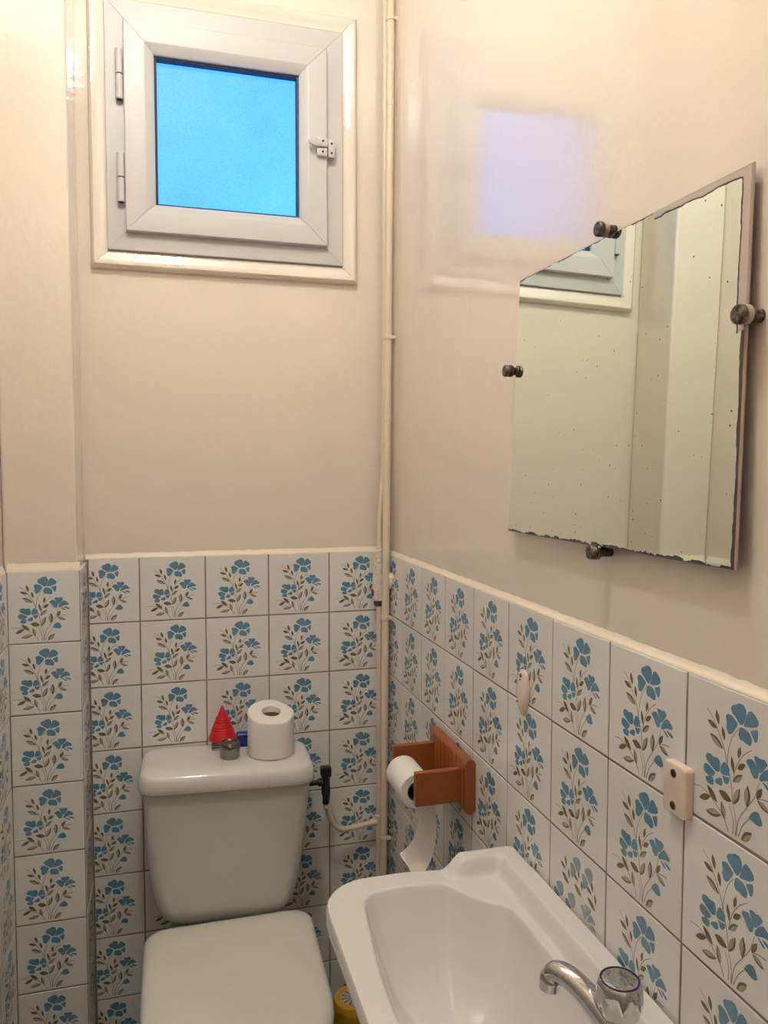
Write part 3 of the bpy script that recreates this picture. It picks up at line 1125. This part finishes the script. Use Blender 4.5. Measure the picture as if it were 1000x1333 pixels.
bc = cist((-0.3765, -0.046, -0.4580))
bm = bmesh.new()
lp = [[(-0.013, -0.012, 0.0), (0.011, -0.012, 0.0), (0.011, 0.012, 0.0), (-0.013, 0.012, 0.0)],
      [(-0.014, -0.011, 0.030), (0.012, -0.011, 0.030), (0.012, 0.011, 0.030), (-0.014, 0.011, 0.030)],
      [(-0.012, -0.008, 0.034), (0.011, -0.008, 0.034), (0.011, 0.008, 0.034), (-0.012, 0.008, 0.034)]]
loft(bm, lp)
o = finish(bm, 'plastic_block', BLUEP, loc=bc)
tag(o, 'small blue plastic block between red cone and toilet roll', 'block')

# ------------------------------------------------------------------ yellow tub on the floor
tub = empty('yellow_tub', (-0.128, -0.165, FLOOR), 'yellow plastic tub with printed lid on the floor beside the toilet', 'tub')
HZ = -1.052 - FLOOR
bm = bmesh.new()
lathe(bm, [(0.040, 0.001), (0.043, 0.005), (0.044, HZ * 0.5), (0.044, HZ - 0.022)], 40)
finish(bm, 'tub_body', YELLOW, tub, smooth=40)
bm = bmesh.new()
prof = [(0.0450, HZ - 0.024), (0.0475, HZ - 0.022), (0.0475, HZ - 0.006), (0.0455, HZ - 0.001), (0.041, HZ), (0.036, HZ - 0.0005), (0.0345, HZ - 0.002), (0.001, HZ - 0.002)]
lathe(bm, prof, 48)
finish(bm, 'tub_lid', YELLOW, tub, smooth=40)
bm = bmesh.new()
lathe(bm, [(0.0305, HZ - 0.0022), (0.0305, HZ - 0.0016)], 40)
for k in range(12):
    a = 2 * PI * k / 12
    c, s = math.cos(a), math.sin(a)
    q = []
    for rr, w in ((0.006, 0.0006), (0.026, 0.0016), (0.0285, 0.003), (0.0285, -0.003), (0.026, -0.0016), (0.006, -0.0006)):
        q.append(bm.verts.new((rr * c - w * s, rr * s + w * c, HZ - 0.0013)))
    bm.faces.new(q).material_index = 1
finish(bm, 'lid_label', [LABELY, LABELB], tub)
bm = bmesh.new()
box(bm, -0.012, 0.012, 0.044, 0.054, HZ - 0.010, HZ - 0.002, bev=0.002)
finish(bm, 'lid_tab', BLACKP, tub)

# ------------------------------------------------------------------ wash basin
basin = empty('wash_basin', (0, -1.03, -0.60), 'white ceramic hand basin fixed to the right wall below the mirror', 'basin')
BO = Vector(basin.location)
ZR_, LIPH = -0.425, 0.021
BC = Vector((-0.175, -0.985))
BY0, BY1 = -1.335, -0.766       # near and far ends


def polyrad(poly, ang):
    d = Vector((math.cos(ang), math.sin(ang)))
    best = None
    n = len(poly)
    for i in range(n):
        a, b = Vector(poly[i]) - BC, Vector(poly[(i + 1) % n]) - BC
        e = b - a
        den = d.x * e.y - d.y * e.x
        if abs(den) < 1e-12:
            continue
        t = (a.x * e.y - a.y * e.x) / den
        s = (a.x * d.y - a.y * d.x) / den
        if t > 0 and -1e-9 <= s <= 1 + 1e-9 and (best is None or t < best):
            best = t
    return best


def corner_round(x0, x1, y0, y1, rs):
    """rs: radii (rx, ry) for corners x1y1, x0y1, x0y0, x1y0"""
    out = []
    n = 12
    for (cx, cy, sx, sy, a0), (rx, ry) in zip(((x1, y1, -1, -1, 0), (x0, y1, 1, -1, 90), (x0, y0, 1, 1, 180), (x1, y0, -1, 1, 270)), rs):
        for k in range(n + 1):
            a = math.radians(a0 + 90 * k / n)
            out.append((cx + sx * rx + rx * math.cos(a), cy + sy * ry + ry * math.sin(a)))
    return out


outer = corner_round(-0.327, -0.0015, BY0, BY1, ((0.004, 0.004), (0.075, 0.075), (0.075, 0.075), (0.004, 0.004)))
# bowl mouth: the soap shelf cuts its corner at the wall side
inner = chaikin(chaikin([(-0.135, -0.806), (-0.245, -0.808), (-0.268, -0.830), (-0.279, -0.910), (-0.289, -1.00), (-0.291, -1.08), (-0.284, -1.20), (-0.262, -1.272), (-0.235, -1.292), (-0.150, -1.292),
                         (-0.120, -1.262), (-0.100, -1.225), (-0.066, -1.190), (-0.061, -1.12), (-0.0605, -1.00), (-0.0605, -0.93), (-0.066, -0.888), (-0.100, -0.862), (-0.122, -0.832)]))
ss = lambda t: (lambda q: q * q * (3 - 2 * q))(max(0.0, min(1.0, t)))


def lip(x, y):
    a = ss((x + 0.047) / 0.015)
    far = ss((y - (BY1 - 0.038)) / 0.014) * ss((x + 0.128) / 0.036)
    near = ss(((BY0 + 0.038) - y) / 0.014) * ss((x + 0.128) / 0.036)
    return 1 - (1 - a) * (1 - far) * (1 - near)


def deck_z(x, y):
    base = ZR_ - 0.006 * ss((x + 0.20) / 0.10) * (1 - lip(x, y))
    return base + LIPH * lip(x, y)


NA = 288
angs = [2 * PI * k / NA for k in range(NA)]
ro = [polyrad(outer, a) for a in angs]
ri = [polyrad(inner, a) for a in angs]
loops = []
DEPTH = 0.135
for s in (0.06, 0.16, 0.28, 0.40, 0.52, 0.62, 0.71, 0.79, 0.86, 0.92, 0.96, 0.985):
    lp = []
    for a, r in zip(angs, ri):
        x, y = BC.x + r * s * math.cos(a), BC.y + r * s * math.sin(a)
        ex, ey = BC.x + r * math.cos(a), BC.y + r * math.sin(a)
        z = deck_z(ex, ey) - 0.004 - DEPTH * (1 - s ** 3.6) - 0.010 * (1 - s)
        lp.append(Vector((x, y, z)) - BO)
    loops.append(lp)
for s, dz in ((1.0, -0.003), (1.012, -0.0008)):
    loops.append([Vector((BC.x + r * s * math.cos(a), BC.y + r * s * math.sin(a), deck_z(BC.x + r * s * math.cos(a), BC.y + r * s * math.sin(a)) + dz)) - BO for a, r in zip(angs, ri)])
for f in [0.05 + 0.9 * i / 26 for i in range(27)]:
    lp = []
    for a, r0, r1 in zip(angs, ri, ro):
        r = r0 * 1.015 + (r1 - r0 * 1.015) * f
        x, y = BC.x + r * math.cos(a), BC.y + r * math.sin(a)
        lp.append(Vector((x, y, deck_z(x, y))) - BO)
    loops.append(lp)
for off, dz in ((0.004, -0.0008), (0.0012, -0.003), (0.0, -0.008), (0.0004, -0.024), (0.003, -0.034), (0.010, -0.040)):
    lp = []
    for a, r1 in zip(angs, ro):
        r = r1 - off
        x, y = BC.x + r * math.cos(a), BC.y + r * math.sin(a)
        xz, yz = BC.x + r1 * 0.985 * math.cos(a), BC.y + r1 * 0.985 * math.sin(a)
        lp.append(Vector((x, y, deck_z(xz, yz) + dz)) - BO)
    loops.append(lp)
for k, z in ((0.88, -0.490), (0.74, -0.535), (0.56, -0.580), (0.36, -0.605), (0.2, -0.612)):
    loops.append([Vector(((BC.x + r * math.cos(a)) * k + (1 - k) * (-0.10 if math.cos(a) < 2 else 0), BC.y + r * k * math.sin(a), z)) - BO for a, r in zip(angs, ro)])
bm = bmesh.new()
loft(bm, loops)
finish(bm, 'basin_body', CERAMIC, basin, smooth=75)
bm = bmesh.new()
dc = Vector((BC.x, BC.y, -0.575)) - BO
lathe(bm, [(0.008, 0.002), (0.012, 0.006), (0.024, 0.008), (0.027, 0.006), (0.028, 0.000)], 32, 'z', tuple(dc))
finish(bm, 'drain', CHROME, basin, smooth=40)

# tap with faceted handle
TX, TY, TZ = -0.086, -1.210, -0.4285
tp = Vector((TX, TY, TZ)) - BO
bm = bmesh.new()
lathe(bm, [(0.024, -0.001), (0.024, 0.004), (0.0185, 0.009), (0.0165, 0.018), (0.0165, 0.052), (0.014, 0.058), (0.012, 0.064)], 32, 'z', tuple(tp))
tap = finish(bm, 'tap', CHROME, basin, smooth=40)
bm = bmesh.new()
sp = catmull([(TX, TY, -0.392), (-0.094, -1.197, -0.379), (-0.106, -1.178, -0.362), (-0.117, -1.160, -0.352), (-0.1255, -1.147, -0.352), (-0.1295, -1.141, -0.360), (-0.1305, -1.1395, -0.374)], 6)
nsp = len(sp)
tube(bm, [p - BO for p in sp], [0.0160 - 0.0052 * min(1, i / (nsp * 0.75)) + (0.0014 if i > nsp - 7 else 0) for i in range(nsp)], 20)
spout = finish(bm, 'spout', CHROME, tap, smooth=50)
bm = bmesh.new()
loops = []
for r, h in ((0.013, 0.060), (0.019, 0.063), (0.0238, 0.070), (0.0248, 0.080), (0.0243, 0.092), (0.0225, 0.099), (0.0205, 0.1015), (0.0190, 0.1015)):
    lp = []
    for k in range(64):
        a = 2 * PI * k / 64
        fl = 1 - (0.075 * (0.5 + 0.5 * math.cos(8 * a)) if 0.068 < h < 0.097 else 0)
        lp.append(tp + Vector((r * fl * math.cos(a), r * fl * math.sin(a), h)))
    loops.append(lp)
loft(bm, loops)
finish(bm, 'tap_handle', CHROME, tap, smooth=40)
bm = bmesh.new()
rows = lathe(bm, [(0.0205, 0.1005), (0.0205, 0.1026), (0.0188, 0.1026), (0.0188, 0.1005)], 48, 'z', tuple(tp), cap0=False, cap1=False)
a, b = rows[-1], rows[0]
for i in range(48):
    bm.faces.new((a[i], a[(i + 1) % 48], b[(i + 1) % 48], b[i]))
finish(bm, 'blue_ring', BLUERING, tap, smooth=40)
bm = bmesh.new()
lathe(bm, [(0.0186, 0.1008), (0.0186, 0.1022), (0.015, 0.1034), (0.008, 0.1040), (0.0005, 0.1042)], 40, 'z', tuple(tp))
finish(bm, 'handle_cap', CHROME, tap, smooth=40)

# ------------------------------------------------------------------ mirror and its clips
MN = Vector((-1, 0, 0.018)).normalized()
mc = [Vector((-0.0094, -0.7532, 0.1110)), Vector((-0.0094, -1.2741, 0.1133)), Vector((-0.0024, -1.2750, 0.5019)), Vector((-0.0023, -0.7709, 0.5066))]
mirror = empty('wall_mirror', (0.006, -1.0137, 0.111), 'frameless old wall mirror with spotted silvering on the right wall', 'mirror')
MO = Vector(mirror.location)
bm = bmesh.new()
uvl = bm.loops.layers.uv.new('UVMap')
back = [v - MN * 0.003 - MO for v in mc]
front = [v - MO for v in mc]
cen = sum(front, Vector()) / 4
fin = [cen + (v - cen) * 0.994 for v in front]
fe = [v - MN * 0.0012 for v in front]
V = [[bm.verts.new(p) for p in lp] for lp in (fin, fe, back)]
f0 = bm.faces.new(V[0])
for lpv, uv in zip(f0.loops, ((0, 0), (1, 0), (1, 1), (0, 1))):
    lpv[uvl].uv = uv
for a, b in zip(V, V[1:]):
    for i in range(4):
        j = (i + 1) % 4
        bm.faces.new((a[i], a[j], b[j], b[i])).material_index = 2 if i == 1 else 1
bm.faces.new(list(reversed(V[2]))).material_index = 1
finish(bm, 'mirror_glass', [MIRROR, MEDGE, MEDGE2], mirror)


def clip(y, z, xm, sp_, label):
    root = empty('mirror_clip', (xr, y, z), label, 'mirror clip', 'mirror clips')
    d = xm - xr            # mirror face relative to the wall (negative)
    bm = bmesh.new()
    lathe(bm, [(0.0065, 0.0), (0.0065, d + 0.0)], 20, 'x')
    finish(bm, 'shank', CLIPM, root, smooth=40)
    bm = bmesh.new()
    lathe(bm, [(0.0085, d - 0.0005), (0.0095, d - 0.0015), (0.0095, d - 0.0055), (0.0080, d - 0.0062), (0.0080, d - 0.0066)], 24, 'x')
    finish(bm, 'clip_ring', SPACER if sp_ else CLIPM, root, smooth=40)
    bm = bmesh.new()
    lathe(bm, [(0.0078, d - 0.0062), (0.0078, d - 0.0075), (0.0094, d - 0.0085), (0.0094, d - 0.0130), (0.0085, d - 0.0142), (0.0010, d - 0.0145)], 28, 'x')
    finish(bm, 'clip_head', CLIPM, root, smooth=40)
    return root


clip(-1.023, 0.5115, -0.0032, True, 'round metal clip holding the sloping top edge of the mirror')
clip(-1.2785, 0.358, -0.0055, True, 'round metal clip with pale ring on the right edge of the mirror')
clip(-0.7545, 0.3672, -0.0053, False, 'dark round metal clip on the left edge of the mirror')
clip(-1.027, 0.1055, -0.0090, False, 'dark round metal clip under the bottom edge of the mirror')

# ------------------------------------------------------------------ porcelain left-overs on the tiles
plate = empty('porcelain_plate', (-0.0005, -1.190, -0.138), 'pinkish porcelain mounting plate with two rusty screw holes on the tiles', 'mounting plate')
bm = bmesh.new()
loft(bm, [[(x, y, z) for y, z in rrect(-0.0195 + i, 0.0195 - i, -0.0285 + i, 0.0285 - i, 0.005, 5)] for x, i in ((0, 0), (-0.0075, 0), (-0.0092, 0.0006), (-0.0100, 0.0022))])
finish(bm, 'plate_body', PORC, plate, smooth=50)
for z in (0.0175, -0.0185):
    bm = bmesh.new()
    lathe(bm, [(0.0050, -0.0098), (0.0048, -0.0103), (0.0036, -0.0106)], 18, 'x', (0, 0.001, z))
    lathe(bm, [(0.0037, -0.0102), (0.0035, -0.0109), (0.0005, -0.0109)], 16, 'x', (0, 0.001, z), mi=1)
    finish(bm, 'screw_hole', [RUST, RUSTD], plate, smooth=50)

hook = empty('porcelain_hook', (-0.0005, -0.802, -0.140), 'small pale teardrop porcelain hook with a rusty screw on the tiles', 'hook')
bm = bmesh.new()
loops = []
for z, w, d in ((-0.039, 0.0008, 0.002), (-0.034, 0.0060, 0.006), (-0.022, 0.0125, 0.010), (-0.006, 0.0175, 0.0115), (0.008, 0.0180, 0.011), (0.020, 0.0160, 0.009), (0.029, 0.0125, 0.0075), (0.0335, 0.009, 0.006), (0.035, 0.004, 0.003)):
    lp = []
    for k in range(20):
        a = PI * k / 19
        lp.append((-d * math.sin(a) ** 0.7 if math.sin(a) > 1e-6 else 0.0, w * math.cos(a), z))
    loops.append(lp)
loft(bm, loops)
finish(bm, 'hook_body', PORC, hook, smooth=60)
for z, x, r in ((0.0265, -0.0082, 0.0032), (0.020, -0.0092, 0.0015), (-0.016, -0.0112, 0.0014)):
    bm = bmesh.new()
    lathe(bm, [(r, x + 0.002), (r, x - 0.0006), (r * 0.3, x - 0.001)], 14, 'x', (0, -0.002 if z > 0 else 0.004, z))
    finish(bm, 'rusty_screw', RUST, hook, smooth=50)

# ------------------------------------------------------------------ wooden paper holder with its roll
holder = empty('paper_holder', (0, -0.505, -0.375), 'varnished pine toilet paper holder fixed to the tiled right wall', 'paper holder')
HO = Vector(holder.location)
bm = bmesh.new()
prof = []
for k in range(13):
    a = PI * k / 12
    prof.append((-0.0105 - 0.0100 * math.cos(a) * -1, 0.0))
prof = []
for k in range(13):                      # rounded top
    a = PI * k / 12
    prof.append((-0.011 + 0.0100 * math.cos(a), -0.332 + 0.0095 * math.sin(a)))
for k in range(13):                      # rounded bottom
    a = PI + PI * k / 12
    prof.append((-0.011 + 0.0100 * math.cos(a), -0.4155 + 0.0095 * math.sin(a)))
loft(bm, [[Vector((x, y, z)) - HO for x, z in prof] for y in (-0.407, -0.4085, -0.6045, -0.606)])
finish(bm, 'back_plate', WOOD, holder, smooth=40)
for y0, y1 in ((-0.432, -0.419), (-0.578, -0.565)):
    bm = bmesh.new()
    box(bm, -0.1075 - HO.x, -0.020 - HO.x, y0 - HO.y, y1 - HO.y, -0.4125 - HO.z, -0.3485 - HO.z, bev=0.002)
    finish(bm, 'side_arm', WOOD, holder)
RX, RZ = -0.094, -0.386
bm = bmesh.new()
lathe(bm, [(0.007, -0.565), (0.007, -0.432)], 16, 'y', (RX - HO.x, -HO.y, RZ - 0.0 - HO.z))
finish(bm, 'spindle', WOOD, holder, smooth=40)

hr = empty('hanging_roll', (RX, -0.498, RZ), 'part-used toilet paper roll with a loose end in the wooden holder', 'toilet paper')
bm = bmesh.new()
CR, RR, W2 = 0.0195, 0.0335, 0.049
prof = [(CR, -W2), (RR - 0.001, -W2), (RR, -W2 + 0.001), (RR, W2 - 0.001), (RR - 0.001, W2), (CR, W2)]
rows = lathe(bm, prof, 48, 'y', (0, 0, -0.010), cap0=False, cap1=False)
a, b = rows[-1], rows[0]
for i in range(48):
    bm.faces.new((a[i], a[(i + 1) % 48], b[(i + 1) % 48], b[i]))
finish(bm, 'paper', PAPER, hr, smooth=40)
bm = bmesh.new()
prof = [(CR - 0.0004, -W2), (CR - 0.0004, W2), (CR - 0.0016, W2), (CR - 0.0016, -W2)]
rows = lathe(bm, prof, 40, 'y', (0, 0, -0.010), cap0=False, cap1=False)
a, b = rows[-1], rows[0]
for i in range(40):
    bm.faces.new((a[i], a[(i + 1) % 40], b[(i + 1) % 40], b[i]))
finish(bm, 'cardboard_core', CARD, hr, smooth=40)
bm = bmesh.new()
path = catmull([(0.0338, 0, -0.010), (0.036, 0, -0.035), (0.0375, 0, -0.070), (0.037, 0, -0.105), (0.031, 0, -0.137), (0.018, 0, -0.163), (-0.004, 0, -0.180)], 6)
vs = []
for i, p in enumerate(path):
    t = i / (len(path) - 1)
    row = []
    for k in range(7):
        y = -W2 + 2 * W2 * k / 6
        wave = 0.0015 * math.sin(k * 1.1 + t * 5) * t
        row.append((p.x + wave, y, p.z + 0.004 * t * t * (k / 6 - 0.5)))
    vs.append(row)
top_ = [[bm.verts.new(q) for q in row] for row in vs]
bot_ = [[bm.verts.new((q[0] - 0.0003, q[1], q[2])) for q in row] for row in vs]
for i in range(len(vs) - 1):
    for k in range(6):
        bm.faces.new((top_[i][k], top_[i][k + 1], top_[i + 1][k + 1], top_[i + 1][k]))
        bm.faces.new((bot_[i][k + 1], bot_[i][k], bot_[i + 1][k], bot_[i + 1][k + 1]))
finish(bm, 'loose_end', PAPER, hr, smooth=70)

# ------------------------------------------------------------------ ceiling lamp, above the frame
lamp = empty('ceiling_lamp', (LAMP_POS[0], LAMP_POS[1], CEIL), 'round white globe lamp on the ceiling', 'lamp')
lz = LAMP_POS[2] - CEIL
bm = bmesh.new()
lathe(bm, [(0.050, -0.0005), (0.050, -0.012), (0.030, -0.022), (0.018, -0.026), (0.018, lz + 0.044)], 28)
finish(bm, 'lamp_base', PVC, lamp, smooth=40)
bm = bmesh.new()
prof = []
for k in range(15):
    a = -PI / 2 + PI * k / 14
    prof.append((max(0.0006, 0.048 * math.cos(a)), lz + 0.048 * math.sin(a)))
lathe(bm, prof, 24)
finish(bm, 'globe', LAMPM, lamp, smooth=60)
